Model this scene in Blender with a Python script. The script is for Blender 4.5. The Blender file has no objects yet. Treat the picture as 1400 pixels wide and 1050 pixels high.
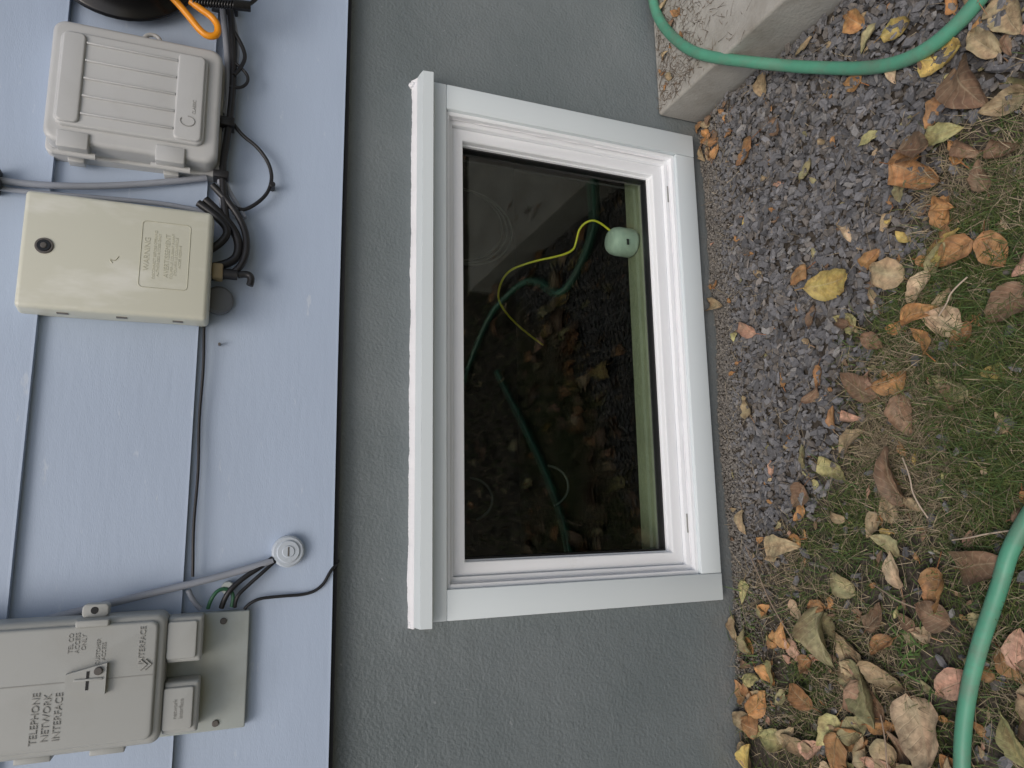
import bpy, bmesh, math, random
from mathutils import Vector, Matrix, noise
R = random.Random(7)
scene = bpy.context.scene
COL = bpy.context.collection

# ------------------------------------------------------------------ helpers
def s2l(c):
    return tuple(((x/255.0)/12.92 if x/255.0 <= 0.04045 else ((x/255.0+0.055)/1.055)**2.4) for x in c)

def link(o, parent=None):
    COL.objects.link(o)
    if parent is not None:
        o.parent = parent
    return o

def empty(name, loc=(0, 0, 0)):
    e = bpy.data.objects.new(name, None)
    e.empty_display_size = 0.05
    COL.objects.link(e)
    return e

def mesh_obj(name, verts, faces, mat=None, parent=None, smooth=False, colors=None, uvs=None):
    me = bpy.data.meshes.new(name)
    me.from_pydata(verts, [], faces)
    if colors is not None:
        ca = me.color_attributes.new("Col", 'FLOAT_COLOR', 'POINT')
        flat = []
        for c in colors:
            flat.extend((c[0], c[1], c[2], 1.0))
        ca.data.foreach_set("color", flat)
    if uvs is not None:
        at = me.attributes.new("leafuv", 'FLOAT_VECTOR', 'POINT')
        flat = []
        for c in uvs:
            flat.extend(c)
        at.data.foreach_set("vector", flat)
    me.update()
    if mat:
        me.materials.append(mat)
    if smooth:
        me.polygons.foreach_set("use_smooth", [True]*len(me.polygons))
    o = bpy.data.objects.new(name, me)
    link(o, parent)
    return o

def box(name, x0, x1, y0, y1, z0, z1, mat, parent=None, bevel=0.0, seg=2, tap=None):
    bm = bmesh.new()
    bmesh.ops.create_cube(bm, size=1.0)
    for v in bm.verts:
        fx, fy, fz = v.co.x+0.5, v.co.y+0.5, v.co.z+0.5
        a0, a1, c0, c1 = x0, x1, z0, z1
        if tap and fy < 0.5:       # front face smaller
            a0 += tap; a1 -= tap; c0 += tap; c1 -= tap
        v.co = Vector((a0+(a1-a0)*fx, y0+(y1-y0)*fy, c0+(c1-c0)*fz))
    if bevel > 0:
        bmesh.ops.bevel(bm, geom=list(bm.edges), offset=bevel, segments=seg, affect='EDGES', profile=0.5, clamp_overlap=True)
    me = bpy.data.meshes.new(name)
    bm.to_mesh(me); bm.free()
    me.materials.append(mat)
    if bevel > 0:
        me.polygons.foreach_set("use_smooth", [True]*len(me.polygons))
        try:
            me.set_sharp_from_angle(angle=math.radians(50))
        except Exception:
            pass
    o = bpy.data.objects.new(name, me)
    return link(o, parent)

def rbox(name, x0, x1, y0, y1, z0, z1, rc, rf, mat, parent=None, n=6):
    """box with corners rounded (radius rc) seen from the front and front edge softened (rf)"""
    def outline(ins, r):
        pts = []
        r = max(r, 0.0005)
        for cx, cz, a0 in ((x1-ins-r, z1-ins-r, 0), (x0+ins+r, z1-ins-r, 90), (x0+ins+r, z0+ins+r, 180), (x1-ins-r, z0+ins+r, 270)):
            for i in range(n+1):
                a = math.radians(a0+90.0*i/n)
                pts.append((cx+r*math.cos(a), cz+r*math.sin(a)))
        return pts
    rings = [(0, y1)]
    for i in range(5):
        a = math.pi/2*i/4
        rings.append((rf*(1-math.cos(a)), y0+rf*(1-math.sin(a))))
    verts, faces = [], []
    for ins, y in rings:
        for (px, pz) in outline(ins, rc-ins*0.6):
            verts.append((px, y, pz))
    m = 4*(n+1)
    for k in range(len(rings)-1):
        for i in range(m):
            j = (i+1) % m
            faces.append((k*m+i, k*m+j, (k+1)*m+j, (k+1)*m+i))
    faces.append(tuple((len(rings)-1)*m+i for i in range(m)))
    faces.append(tuple(reversed(range(m))))
    o = mesh_obj(name, verts, faces, mat, parent, smooth=True)
    try:
        o.data.set_sharp_from_angle(angle=math.radians(40))
    except Exception:
        pass
    return o

def ring(name, X0, X1, Z0, Z1, o0, o1, yf, yb, mat, parent=None, bevel=0.0):
    verts = []
    for y in (yf, yb):
        for o in (o0, o1):
            verts += [(X0+o, y, Z0+o), (X1-o, y, Z0+o), (X1-o, y, Z1-o), (X0+o, y, Z1-o)]
    faces = []
    for i in range(4):
        j = (i+1) % 4
        faces.append((i, j, 4+j, 4+i))
        faces.append((8+i, 12+i, 12+j, 8+j))
        faces.append((i, 8+i, 8+j, j))
        faces.append((4+i, 4+j, 12+j, 12+i))
    o = mesh_obj(name, verts, faces, mat, parent)
    if bevel:
        b = o.modifiers.new("bev", 'BEVEL'); b.width = bevel; b.segments = 3; b.limit_method = 'ANGLE'; b.angle_limit = 0.6
        o.data.polygons.foreach_set("use_smooth", [True]*len(o.data.polygons))
    return o

def tube(name, pts, r, mat, parent=None, res=8, radii=None, bez=True):
    cu = bpy.data.curves.new(name, 'CURVE')
    cu.dimensions = '3D'
    cu.bevel_depth = r
    cu.bevel_resolution = res
    cu.resolution_u = 10
    if bez:
        sp = cu.splines.new('NURBS')
        sp.points.add(len(pts)-1)
        for i, p in enumerate(pts):
            sp.points[i].co = (p[0], p[1], p[2], 1)
            if radii: sp.points[i].radius = radii[i]
        sp.order_u = 3
        sp.use_endpoint_u = True
    else:
        sp = cu.splines.new('POLY')
        sp.points.add(len(pts)-1)
        for i, p in enumerate(pts):
            sp.points[i].co = (p[0], p[1], p[2], 1)
            if radii: sp.points[i].radius = radii[i]
    cu.use_fill_caps = True
    cu.materials.append(mat)
    o = bpy.data.objects.new(name, cu)
    return link(o, parent)

def cyl(name, c, r, y0, y1, mat, parent=None, n=32, bevel=0.001):
    """disc with its axis along y (sticking out of the wall)"""
    verts, faces = [], []
    prof = [(r, y1), (r, y0+bevel), (r-bevel, y0)]
    for rr, y in prof:
        for i in range(n):
            a = 2*math.pi*i/n
            verts.append((c[0]+rr*math.cos(a), y, c[1]+rr*math.sin(a)))
    for k in range(2):
        for i in range(n):
            j = (i+1) % n
            faces.append((k*n+i, k*n+j, (k+1)*n+j, (k+1)*n+i))
    faces.append(tuple(2*n+i for i in range(n)))
    return mesh_obj(name, verts, faces, mat, parent)

def text(name, body, x, y, z, size, mat, parent, ext=0.0006, align='CENTER', spacing=1.0):
    c = bpy.data.curves.new(name, 'FONT')
    c.body = body; c.size = size; c.extrude = ext; c.align_x = align; c.align_y = 'CENTER'
    c.space_line = spacing
    c.materials.append(mat)
    o = bpy.data.objects.new(name, c)
    o.location = (x, y, z)
    o.rotation_euler = (math.radians(90), 0, 0)
    return link(o, parent)

# ------------------------------------------------------------------ materials
def new_mat(name):
    m = bpy.data.materials.new(name); m.use_nodes = True
    nt = m.node_tree
    b = nt.nodes["Principled BSDF"]
    return m, nt, b

def surf(name, col, rough=0.5, var=0.08, vscale=6.0, bump=0.0, bscale=200.0, bdist=0.001, spec=0.5,
         dirt=None, dirt_scale=4.0, dirt_lo=0.5, dirt_hi=0.75, dirt_amt=0.6, stretch=None, extra_bump=None):
    m, nt, b = new_mat(name)
    N, L = nt.nodes, nt.links
    tc = N.new("ShaderNodeTexCoord")
    src = tc.outputs["Object"]
    mp = N.new("ShaderNodeMapping")
    if stretch: mp.inputs["Scale"].default_value = stretch
    L.new(src, mp.inputs["Vector"])
    n1 = N.new("ShaderNodeTexNoise"); n1.inputs["Scale"].default_value = vscale; n1.inputs["Detail"].default_value = 3
    L.new(mp.outputs[0], n1.inputs["Vector"])
    cr = N.new("ShaderNodeValToRGB")
    lo = tuple(max(0, c*(1-var)) for c in col); hi = tuple(min(1, c*(1+var)) for c in col)
    cr.color_ramp.elements[0].position = 0.3; cr.color_ramp.elements[0].color = (*lo, 1)
    cr.color_ramp.elements[1].position = 0.7; cr.color_ramp.elements[1].color = (*hi, 1)
    L.new(n1.outputs["Fac"], cr.inputs[0])
    out = cr.outputs[0]
    if dirt is not None:
        n2 = N.new("ShaderNodeTexNoise"); n2.inputs["Scale"].default_value = dirt_scale; n2.inputs["Detail"].default_value = 5
        n2.inputs["Roughness"].default_value = 0.65
        L.new(mp.outputs[0], n2.inputs["Vector"])
        r2 = N.new("ShaderNodeMapRange"); r2.inputs[1].default_value = dirt_lo; r2.inputs[2].default_value = dirt_hi
        r2.inputs[3].default_value = 0; r2.inputs[4].default_value = dirt_amt
        L.new(n2.outputs["Fac"], r2.inputs[0])
        mx = N.new("ShaderNodeMixRGB"); L.new(r2.outputs[0], mx.inputs[0]); L.new(out, mx.inputs[1]); mx.inputs[2].default_value = (*dirt, 1)
        out = mx.outputs[0]
    L.new(out, b.inputs["Base Color"])
    b.inputs["Roughness"].default_value = rough
    b.inputs["Specular IOR Level"].default_value = spec
    if bump > 0:
        n3 = N.new("ShaderNodeTexNoise"); n3.inputs["Scale"].default_value = bscale; n3.inputs["Detail"].default_value = 2
        L.new(mp.outputs[0], n3.inputs["Vector"])
        h = n3.outputs["Fac"]
        if extra_bump:
            n4 = N.new("ShaderNodeTexNoise"); n4.inputs["Scale"].default_value = extra_bump[0]; n4.inputs["Detail"].default_value = 1
            L.new(mp.outputs[0], n4.inputs["Vector"])
            ma = N.new("ShaderNodeMath"); ma.operation = 'MULTIPLY_ADD'
            L.new(n4.outputs["Fac"], ma.inputs[0]); ma.inputs[1].default_value = extra_bump[1]; L.new(h, ma.inputs[2])
            h = ma.outputs[0]
        bp = N.new("ShaderNodeBump"); bp.inputs["Strength"].default_value = bump; bp.inputs["Distance"].default_value = bdist
        L.new(h, bp.inputs["Height"]); L.new(bp.outputs[0], b.inputs["Normal"])
    return m

M_siding = surf("siding_paint", s2l((174, 189, 210)), 0.5, 0.04, 4, bump=0.40, bscale=45, bdist=0.001,
                dirt=s2l((206, 214, 224)), dirt_scale=22, dirt_lo=0.66, dirt_hi=0.71, dirt_amt=0.5, stretch=(0.5, 1, 1.6), extra_bump=(420, 0.5))
M_shadow_line = surf("shadow_line_black", (0.012, 0.013, 0.015), 0.8, 0.1)  # near-black colour standing in for the shade under the siding edge

def parging():
    m, nt, b = new_mat("foundation_paint")
    N, L = nt.nodes, nt.links
    tc = N.new("ShaderNodeTexCoord"); src = tc.outputs["Object"]
    n1 = N.new("ShaderNodeTexNoise"); n1.inputs["Scale"].default_value = 3.0; n1.inputs["Detail"].default_value = 5
    L.new(src, n1.inputs["Vector"])
    cr = N.new("ShaderNodeValToRGB")
    cr.color_ramp.elements[0].position = 0.3; cr.color_ramp.elements[0].color = (*s2l((106, 115, 117)), 1)
    cr.color_ramp.elements[1].position = 0.72; cr.color_ramp.elements[1].color = (*s2l((124, 131, 133)), 1)
    L.new(n1.outputs["Fac"], cr.inputs[0])
    sep = N.new("ShaderNodeSeparateXYZ"); L.new(src, sep.inputs[0])
    mr = N.new("ShaderNodeMapRange"); mr.inputs[1].default_value = 0.0; mr.inputs[2].default_value = 0.10; mr.inputs[3].default_value = 0.55; mr.inputs[4].default_value = 0.0
    L.new(sep.outputs["Z"], mr.inputs[0])
    n5 = N.new("ShaderNodeTexNoise"); n5.inputs["Scale"].default_value = 30; n5.inputs["Detail"].default_value = 4
    L.new(src, n5.inputs["Vector"])
    mm = N.new("ShaderNodeMath"); mm.operation = 'MULTIPLY'; L.new(mr.outputs[0], mm.inputs[0]); L.new(n5.outputs["Fac"], mm.inputs[1])
    mx = N.new("ShaderNodeMixRGB"); L.new(mm.outputs[0], mx.inputs[0]); L.new(cr.outputs[0], mx.inputs[1]); mx.inputs[2].default_value = (0.19, 0.17, 0.145, 1)
    n6 = N.new("ShaderNodeTexNoise"); n6.inputs["Scale"].default_value = 60; n6.inputs["Detail"].default_value = 2
    L.new(src, n6.inputs["Vector"])
    r6 = N.new("ShaderNodeMapRange"); r6.inputs[1].default_value = 0.725; r6.inputs[2].default_value = 0.75; r6.inputs[3].default_value = 0; r6.inputs[4].default_value = 0.5
    L.new(n6.outputs["Fac"], r6.inputs[0])
    mx2 = N.new("ShaderNodeMixRGB"); L.new(r6.outputs[0], mx2.inputs[0]); L.new(mx.outputs[0], mx2.inputs[1]); mx2.inputs[2].default_value = (0.35, 0.37, 0.38, 1)
    L.new(mx2.outputs[0], b.inputs["Base Color"])
    b.inputs["Roughness"].default_value = 0.38
    b.inputs["Specular IOR Level"].default_value = 0.5
    n2 = N.new("ShaderNodeTexNoise"); n2.inputs["Scale"].default_value = 165; n2.inputs["Detail"].default_value = 2
    n3 = N.new("ShaderNodeTexNoise"); n3.inputs["Scale"].default_value = 34; n3.inputs["Detail"].default_value = 2
    for n in (n2, n3): L.new(src, n.inputs["Vector"])
    a = N.new("ShaderNodeMath"); a.operation = 'MULTIPLY_ADD'; L.new(n3.outputs["Fac"], a.inputs[0]); a.inputs[1].default_value = 1.0; L.new(n2.outputs["Fac"], a.inputs[2])
    bp = N.new("ShaderNodeBump"); bp.inputs["Strength"].default_value = 0.85; bp.inputs["Distance"].default_value = 0.0023
    L.new(a.outputs[0], bp.inputs["Height"]); L.new(bp.outputs[0], b.inputs["Normal"])
    return m
M_found = parging()

M_trim = surf("trim_aluminium", s2l((214, 222, 224)), 0.42, 0.02, 3, bump=0.10, bscale=25, bdist=0.001)
M_vinyl = surf("window_vinyl", s2l((236, 238, 240)), 0.35, 0.015, 5, bump=0.08, bscale=50, bdist=0.0006, dirt=s2l((212, 208, 204)), dirt_scale=25, dirt_lo=0.62, dirt_hi=0.8, dirt_amt=0.3)
M_caulk = surf("white_caulk", (0.82, 0.82, 0.84), 0.6, 0.03, 20, bump=0.7, bscale=250, bdist=0.001)
M_gasket = surf("gasket_rubber", (0.012, 0.012, 0.013), 0.4, 0.1)
M_conc = surf("concrete", s2l((172, 169, 161)), 0.85, 0.10, 9, bump=0.6, bscale=160, bdist=0.0015, dirt=s2l((126, 118, 104)), dirt_scale=7, dirt_lo=0.46, dirt_hi=0.70, dirt_amt=0.6)
M_sill = surf("sill_concrete", s2l((150, 147, 124)), 0.8, 0.12, 9, bump=0.4, bscale=120, bdist=0.001)
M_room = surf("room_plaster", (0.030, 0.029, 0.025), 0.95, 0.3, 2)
M_grey = surf("grey_plastic", s2l((192, 193, 192)), 0.42, 0.03, 4, bump=0.15, bscale=350, bdist=0.0004, dirt=s2l((165, 163, 158)), dirt_scale=10, dirt_lo=0.5, dirt_hi=0.85, dirt_amt=0.4)
M_grey2 = surf("taupe_plastic", s2l((172, 174, 171)), 0.45, 0.03, 4, bump=0.15, bscale=350, bdist=0.0004, dirt=s2l((148, 145, 136)), dirt_scale=8, dirt_lo=0.5, dirt_hi=0.85, dirt_amt=0.4)
M_plate = surf("plate_plastic", s2l((182, 189, 186)), 0.45, 0.03, 4, dirt=s2l((140, 140, 125)), dirt_scale=12, dirt_lo=0.5, dirt_hi=0.8, dirt_amt=0.4)
M_beige = surf("beige_enamel", s2l((208, 208, 192)), 0.35, 0.03, 5, bump=0.15, bscale=30, bdist=0.001, dirt=s2l((228, 228, 219)), dirt_scale=6, dirt_lo=0.54, dirt_hi=0.64, dirt_amt=0.75, stretch=(1.2, 1.2, 0.5))
M_emb = surf("embossed_lettering", s2l((150, 150, 146)), 0.5, 0.03)
M_embb = surf("embossed_lettering_beige", s2l((184, 183, 163)), 0.45, 0.03)
M_cblack = surf("black_cable", (0.016, 0.016, 0.018), 0.42, 0.2, 30)
M_cgrey = surf("grey_cable", s2l((150, 155, 165)), 0.5, 0.08, 20)
M_dim = surf("dull_grey_wire", (0.06, 0.06, 0.06), 0.5, 0.08, 20)
M_green = surf("green_wire", (0.03, 0.12, 0.06), 0.45, 0.1)
M_yellow = surf("yellow_wire", (0.70, 0.58, 0.03), 0.4, 0.05)
M_orange = surf("orange_plastic", s2l((235, 150, 25)), 0.35, 0.05, 20)
M_black = surf("black_plastic", (0.010, 0.010, 0.011), 0.25, 0.1)
M_capp = surf("painted_cap", s2l((190, 199, 208)), 0.45, 0.06, 30, dirt=s2l((130, 130, 128)), dirt_scale=60, dirt_lo=0.58, dirt_hi=0.72, dirt_amt=0.5)
M_screw = surf("screw_metal", (0.12, 0.11, 0.1), 0.4, 0.2, 40)
M_brass = surf("tan_fitting", s2l((150, 135, 105)), 0.5, 0.1, 40)
M_white = surf("white_plastic", (0.52, 0.56, 0.52), 0.4, 0.03)
M_hose = surf("hose_rubber", s2l((84, 150, 122)), 0.42, 0.12, 14, bump=0.3, bscale=90, bdist=0.0008, dirt=s2l((106, 124, 106)), dirt_scale=22, dirt_lo=0.45, dirt_hi=0.68, dirt_amt=0.65)

def glass_mat():
    m = bpy.data.materials.new("window_glass"); m.use_nodes = True
    nt = m.node_tree; N, L = nt.nodes, nt.links
    N.clear()
    o = N.new("ShaderNodeOutputMaterial")
    tr = N.new("ShaderNodeBsdfTransparent"); tr.inputs[0].default_value = (0.84, 0.91, 0.86, 1)
    gl = N.new("ShaderNodeBsdfGlossy"); gl.inputs["Roughness"].default_value = 0.0; gl.inputs[0].default_value = (1.0, 0.99, 0.94, 1)
    # a thin pane reflects alike from both sides: undo the node's inside/outside switch
    ge = N.new("ShaderNodeNewGeometry")
    mr = N.new("ShaderNodeMapRange"); mr.inputs[1].default_value = 0; mr.inputs[2].default_value = 1; mr.inputs[3].default_value = 1.55; mr.inputs[4].default_value = 1/1.55
    L.new(ge.outputs["Backfacing"], mr.inputs[0])
    fr = N.new("ShaderNodeFresnel"); L.new(mr.outputs[0], fr.inputs[0])
    mx = N.new("ShaderNodeMixShader")
    L.new(fr.outputs[0], mx.inputs[0]); L.new(tr.outputs[0], mx.inputs[1]); L.new(gl.outputs[0], mx.inputs[2]); L.new(mx.outputs[0], o.inputs[0])
    return m
M_glass = glass_mat()

def attr_mat(name, rough, bump=0.0, bscale=200, bdist=0.001, var=0.25, vscale=120, veins=False, spec=0.4, transl=0.0):
    m, nt, b = new_mat(name)
    N, L = nt.nodes, nt.links
    at = N.new("ShaderNodeAttribute"); at.attribute_name = "Col"
    tc = N.new("ShaderNodeTexCoord")
    n = N.new("ShaderNodeTexNoise"); n.inputs["Scale"].default_value = vscale; n.inputs["Detail"].default_value = 3
    L.new(tc.outputs["Object"], n.inputs["Vector"])
    mr = N.new("ShaderNodeMapRange"); mr.inputs[1].default_value = 0.3; mr.inputs[2].default_value = 0.7
    mr.inputs[3].default_value = 1-var; mr.inputs[4].default_value = 1+var
    L.new(n.outputs["Fac"], mr.inputs[0])
    mul = N.new("ShaderNodeVectorMath"); mul.operation = 'SCALE'
    L.new(at.outputs["Color"], mul.inputs[0]); L.new(mr.outputs[0], mul.inputs["Scale"])
    out = mul.outputs[0]
    height = n.outputs["Fac"]
    if veins:
        uv = N.new("ShaderNodeAttribute"); uv.attribute_name = "leafuv"
        sp = N.new("ShaderNodeSeparateXYZ"); L.new(uv.outputs["Vector"], sp.inputs[0])
        ab = N.new("ShaderNodeMath"); ab.operation = 'ABSOLUTE'; L.new(sp.outputs["Y"], ab.inputs[0])
        a = N.new("ShaderNodeMath"); a.operation = 'MULTIPLY_ADD'; L.new(ab.outputs[0], a.inputs[0]); a.inputs[1].default_value = -0.30; L.new(sp.outputs["X"], a.inputs[2])
        f = N.new("ShaderNodeMath"); f.operation = 'MULTIPLY'; L.new(a.outputs[0], f.inputs[0]); f.inputs[1].default_value = 46
        s = N.new("ShaderNodeMath"); s.operation = 'SINE'; L.new(f.outputs[0], s.inputs[0])
        r = N.new("ShaderNodeMapRange"); r.inputs[1].default_value = 0.86; r.inputs[2].default_value = 1.0; r.inputs[3].default_value = 0; r.inputs[4].default_value = 0.5
        L.new(s.outputs[0], r.inputs[0])
        r2 = N.new("ShaderNodeMapRange"); r2.inputs[1].default_value = 0.0; r2.inputs[2].default_value = 0.07; r2.inputs[3].default_value = 0.9; r2.inputs[4].default_value = 0.0
        L.new(ab.outputs[0], r2.inputs[0])
        mxx = N.new("ShaderNodeMath"); mxx.operation = 'MAXIMUM'; L.new(r.outputs[0], mxx.inputs[0]); L.new(r2.outputs[0], mxx.inputs[1])
        sc = N.new("ShaderNodeMath"); sc.operation = 'MULTIPLY'; L.new(mxx.outputs[0], sc.inputs[0]); sc.inputs[1].default_value = 0.45
        mx = N.new("ShaderNodeMixRGB"); L.new(sc.outputs[0], mx.inputs[0]); L.new(out, mx.inputs[1]); mx.inputs[2].default_value = (0.46, 0.39, 0.25, 1)
        n2 = N.new("ShaderNodeTexNoise"); n2.inputs["Scale"].default_value = 45; n2.inputs["Detail"].default_value = 5; n2.inputs["Roughness"].default_value = 0.7
        L.new(tc.outputs["Object"], n2.inputs["Vector"])
        r3 = N.new("ShaderNodeMapRange"); r3.inputs[1].default_value = 0.50; r3.inputs[2].default_value = 0.68; r3.inputs[3].default_value = 0; r3.inputs[4].default_value = 0.65
        L.new(n2.outputs["Fac"], r3.inputs[0])
        mx2 = N.new("ShaderNodeMixRGB"); L.new(r3.outputs[0], mx2.inputs[0]); L.new(mx.outputs[0], mx2.inputs[1]); mx2.inputs[2].default_value = (0.12, 0.068, 0.036, 1)
        out = mx2.outputs[0]
        hh = N.new("ShaderNodeMath"); hh.operation = 'MULTIPLY_ADD'; L.new(mxx.outputs[0], hh.inputs[0]); hh.inputs[1].default_value = 0.8; L.new(height, hh.inputs[2])
        height = hh.outputs[0]
    L.new(out, b.inputs["Base Color"])
    b.inputs["Roughness"].default_value = rough
    b.inputs["Specular IOR Level"].default_value = spec
    if bump > 0:
        bp = N.new("ShaderNodeBump"); bp.inputs["Strength"].default_value = bump; bp.inputs["Distance"].default_value = bdist
        L.new(height, bp.inputs["Height"]); L.new(bp.outputs[0], b.inputs["Normal"])
    return m
M_chip = attr_mat("slate_chip", 0.7, bump=0.5, bdist=0.0012, var=0.2, vscale=260)
M_blade = attr_mat("grass_blade", 0.6, var=0.2, vscale=60, spec=0.3)
M_leaf = attr_mat("dry_leaf", 0.6, bump=0.6, bdist=0.0012, var=0.28, vscale=110, veins=True, spec=0.35)

def ground_mat():
    m, nt, b = new_mat("soil")
    N, L = nt.nodes, nt.links
    tc = N.new("ShaderNodeTexCoord")
    n = N.new("ShaderNodeTexNoise"); n.inputs["Scale"].default_value = 3; n.inputs["Detail"].default_value = 6; n.inputs["Roughness"].default_value = 0.65
    n2 = N.new("ShaderNodeTexNoise"); n2.inputs["Scale"].default_value = 140; n2.inputs["Detail"].default_value = 3
    L.new(tc.outputs["Object"], n.inputs["Vector"]); L.new(tc.outputs["Object"], n2.inputs["Vector"])
    cr = N.new("ShaderNodeValToRGB")
    cr.color_ramp.elements[0].position = 0.3; cr.color_ramp.elements[0].color = (0.042, 0.035, 0.028, 1)
    cr.color_ramp.elements[1].position = 0.7; cr.color_ramp.elements[1].color = (0.105, 0.089, 0.073, 1)
    mixf = N.new("ShaderNodeMath"); mixf.operation = 'MULTIPLY_ADD'; L.new(n2.outputs["Fac"], mixf.inputs[0]); mixf.inputs[1].default_value = 0.8
    sb = N.new("ShaderNodeMath"); sb.operation = 'MULTIPLY_ADD'; L.new(n.outputs["Fac"], sb.inputs[0]); sb.inputs[1].default_value = 0.6; sb.inputs[2].default_value = -0.2
    L.new(sb.outputs[0], mixf.inputs[2]); L.new(mixf.outputs[0], cr.inputs[0])
    L.new(cr.outputs[0], b.inputs["Base Color"]); b.inputs["Roughness"].default_value = 0.95; b.inputs["Specular IOR Level"].default_value = 0.2
    bp = N.new("ShaderNodeBump"); bp.inputs["Strength"].default_value = 0.8; bp.inputs["Distance"].default_value = 0.004
    L.new(n2.outputs["Fac"], bp.inputs["Height"]); L.new(bp.outputs[0], b.inputs["Normal"])
    return m
M_soil = ground_mat()

def lawn_mat():
    m, nt, b = new_mat("distant_lawn")
    N, L = nt.nodes, nt.links
    tc = N.new("ShaderNodeTexCoord")
    n = N.new("ShaderNodeTexNoise"); n.inputs["Scale"].default_value = 9; n.inputs["Detail"].default_value = 8; n.inputs["Roughness"].default_value = 0.75
    L.new(tc.outputs["Object"], n.inputs["Vector"])
    cr = N.new("ShaderNodeValToRGB")
    cr.color_ramp.elements[0].position = 0.35; cr.color_ramp.elements[0].color = (0.035, 0.045, 0.018, 1)
    cr.color_ramp.elements[1].position = 0.68; cr.color_ramp.elements[1].color = (0.12, 0.10, 0.05, 1)
    L.new(n.outputs["Fac"], cr.inputs[0]); L.new(cr.outputs[0], b.inputs["Base Color"]); b.inputs["Roughness"].default_value = 0.95
    return m
M_lawn = lawn_mat()

# ------------------------------------------------------------------ house wall
house = empty("house_wall")
WX0, WX1 = -6.0, 6.0
OX0, OX1, OZ0, OZ1 = -0.165, 0.832, 0.055, 0.650
xs = [WX0, OX0, OX1, WX1]; zs = [-1.4, OZ0, OZ1, 0.870]
verts, faces = [], []
for y in (0.0, 0.115):
    for z in zs:
        for x in xs:
            verts.append((x, y, z))
for r in range(3):
    for c in range(3):
        if r == 1 and c == 1: continue
        a = r*4+c
        faces.append((a, a+1, a+5, a+4))
        faces.append((16+a, 16+a+4, 16+a+5, 16+a+1))
a, b_, c, d = 5, 6, 10, 9
for p, q in ((a, b_), (b_, c), (c, d), (d, a)):
    faces.append((p, 16+p, 16+q, q))
mesh_obj("foundation", verts, faces, M_found, house)
k = 0
z0 = 0.846
while z0 < 2.9:
    yb = 0.001+0.003*(k % 2)
    pr = [(-0.034, z0), (-0.0335, z0+0.004), (-0.0205, z0+0.250), (yb, z0+0.250), (yb, z0)]
    verts = []
    n = 60
    for i in range(n+1):
        x = WX0+(WX1-WX0)*i/n
        w = 0.0012*noise.noise(Vector((x*1.3, k*7.1, 0)))
        for (y, z) in pr:
            verts.append((x, y+w*(0 if y > 0 else 1), z+w*1.5))
    faces = []
    for i in range(n):
        for j in range(5):
            jj = (j+1) % 5
            faces.append((i*5+j, i*5+jj, (i+1)*5+jj, (i+1)*5+j))
    faces.append((0, 1, 2, 3, 4)); faces.append(tuple(n*5+q for q in (4, 3, 2, 1, 0)))
    mesh_obj("siding_board_%d" % (k+1), verts, faces, M_siding, house)
    z0 += 0.2325; k += 1
box("shadow_line_strip", WX0, WX1, -0.028, 0.0005, 0.8375, 0.8455, M_shadow_line, house)  # dark strip added as the shadow line below the lowest board
rx0, rx1, ry0, ry1, rz0, rz1 = -3, 4, 0.1155, 4.5, -1.35, 2.5
v = [(rx0, ry0, rz0), (rx1, ry0, rz0), (rx1, ry1, rz0), (rx0, ry1, rz0), (rx0, ry0, rz1), (rx1, ry0, rz1), (rx1, ry1, rz1), (rx0, ry1, rz1)]
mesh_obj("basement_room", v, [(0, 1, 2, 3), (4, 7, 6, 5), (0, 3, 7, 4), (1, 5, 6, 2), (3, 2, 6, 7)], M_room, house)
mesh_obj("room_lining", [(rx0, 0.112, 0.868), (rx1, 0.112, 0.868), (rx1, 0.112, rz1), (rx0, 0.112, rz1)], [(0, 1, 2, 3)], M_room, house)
box("roof_eave", WX0, WX1, -0.05, 5, 3.0, 3.1, M_siding, house)

# ------------------------------------------------------------------ window
win = empty("basement_window")
IX0, IX1, IZ0, IZ1 = -0.146, 0.813, 0.080, 0.630
box("trim_side_a", -0.201, IX0, -0.021, 0.002, 0.029, 0.6385, M_trim, win, 0.0012)
box("trim_side_b", IX1, 0.867, -0.021, 0.002, 0.029, 0.6385, M_trim, win, 0.0012)
box("trim_bottom", IX0+0.0008, IX1-0.0008, -0.020, 0.002, 0.029, IZ0, M_trim, win, 0.0012)
box("trim_top", -0.201, 0.867, -0.0205, 0.002, 0.6392, 0.678, M_trim, win, 0.0012)
cx0, cx1 = -0.208, 0.871
pr = [(0.001, 0.702), (-0.030, 0.698), (-0.044, 0.695), (-0.046, 0.674), (-0.043, 0.672), (-0.0215, 0.679), (0.001, 0.679)]
verts = [(cx0, y, z) for y, z in pr]+[(cx1, y, z) for y, z in pr]
n = len(pr)
faces = [tuple(range(n)), tuple(reversed(range(n, 2*n)))]+[(i, n+i, n+(i+1) % n, (i+1) % n) for i in range(n)]
mesh_obj("drip_cap", verts, faces, M_trim, win)
verts, faces = [], []
nc = 700
for i in range(nc+1):
    x = cx0-0.003+(cx1-cx0+0.003)*i/nc
    h = 0.0050+0.0024*noise.noise(Vector((x*12, 3, 1)))+0.0010*noise.noise(Vector((x*60, 8, 1)))+0.0006*noise.noise(Vector((x*260, 8, 1)))
    h = max(0.001, h)
    th = 0.004+0.002*noise.noise(Vector((x*30, 1, 5)))
    verts += [(x, -0.012-th, 0.6998), (x, -0.007-th*.5, 0.7010+h*0.35), (x, -0.002, 0.7022+h), (x, 0.0005, 0.7025+h)]
for i in range(nc):
    for j in range(3):
        a_ = i*4+j
        faces.append((a_, a_+4, a_+5, a_+1))
mesh_obj("cap_caulk", verts, faces, M_caulk, win, smooth=True)
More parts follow.
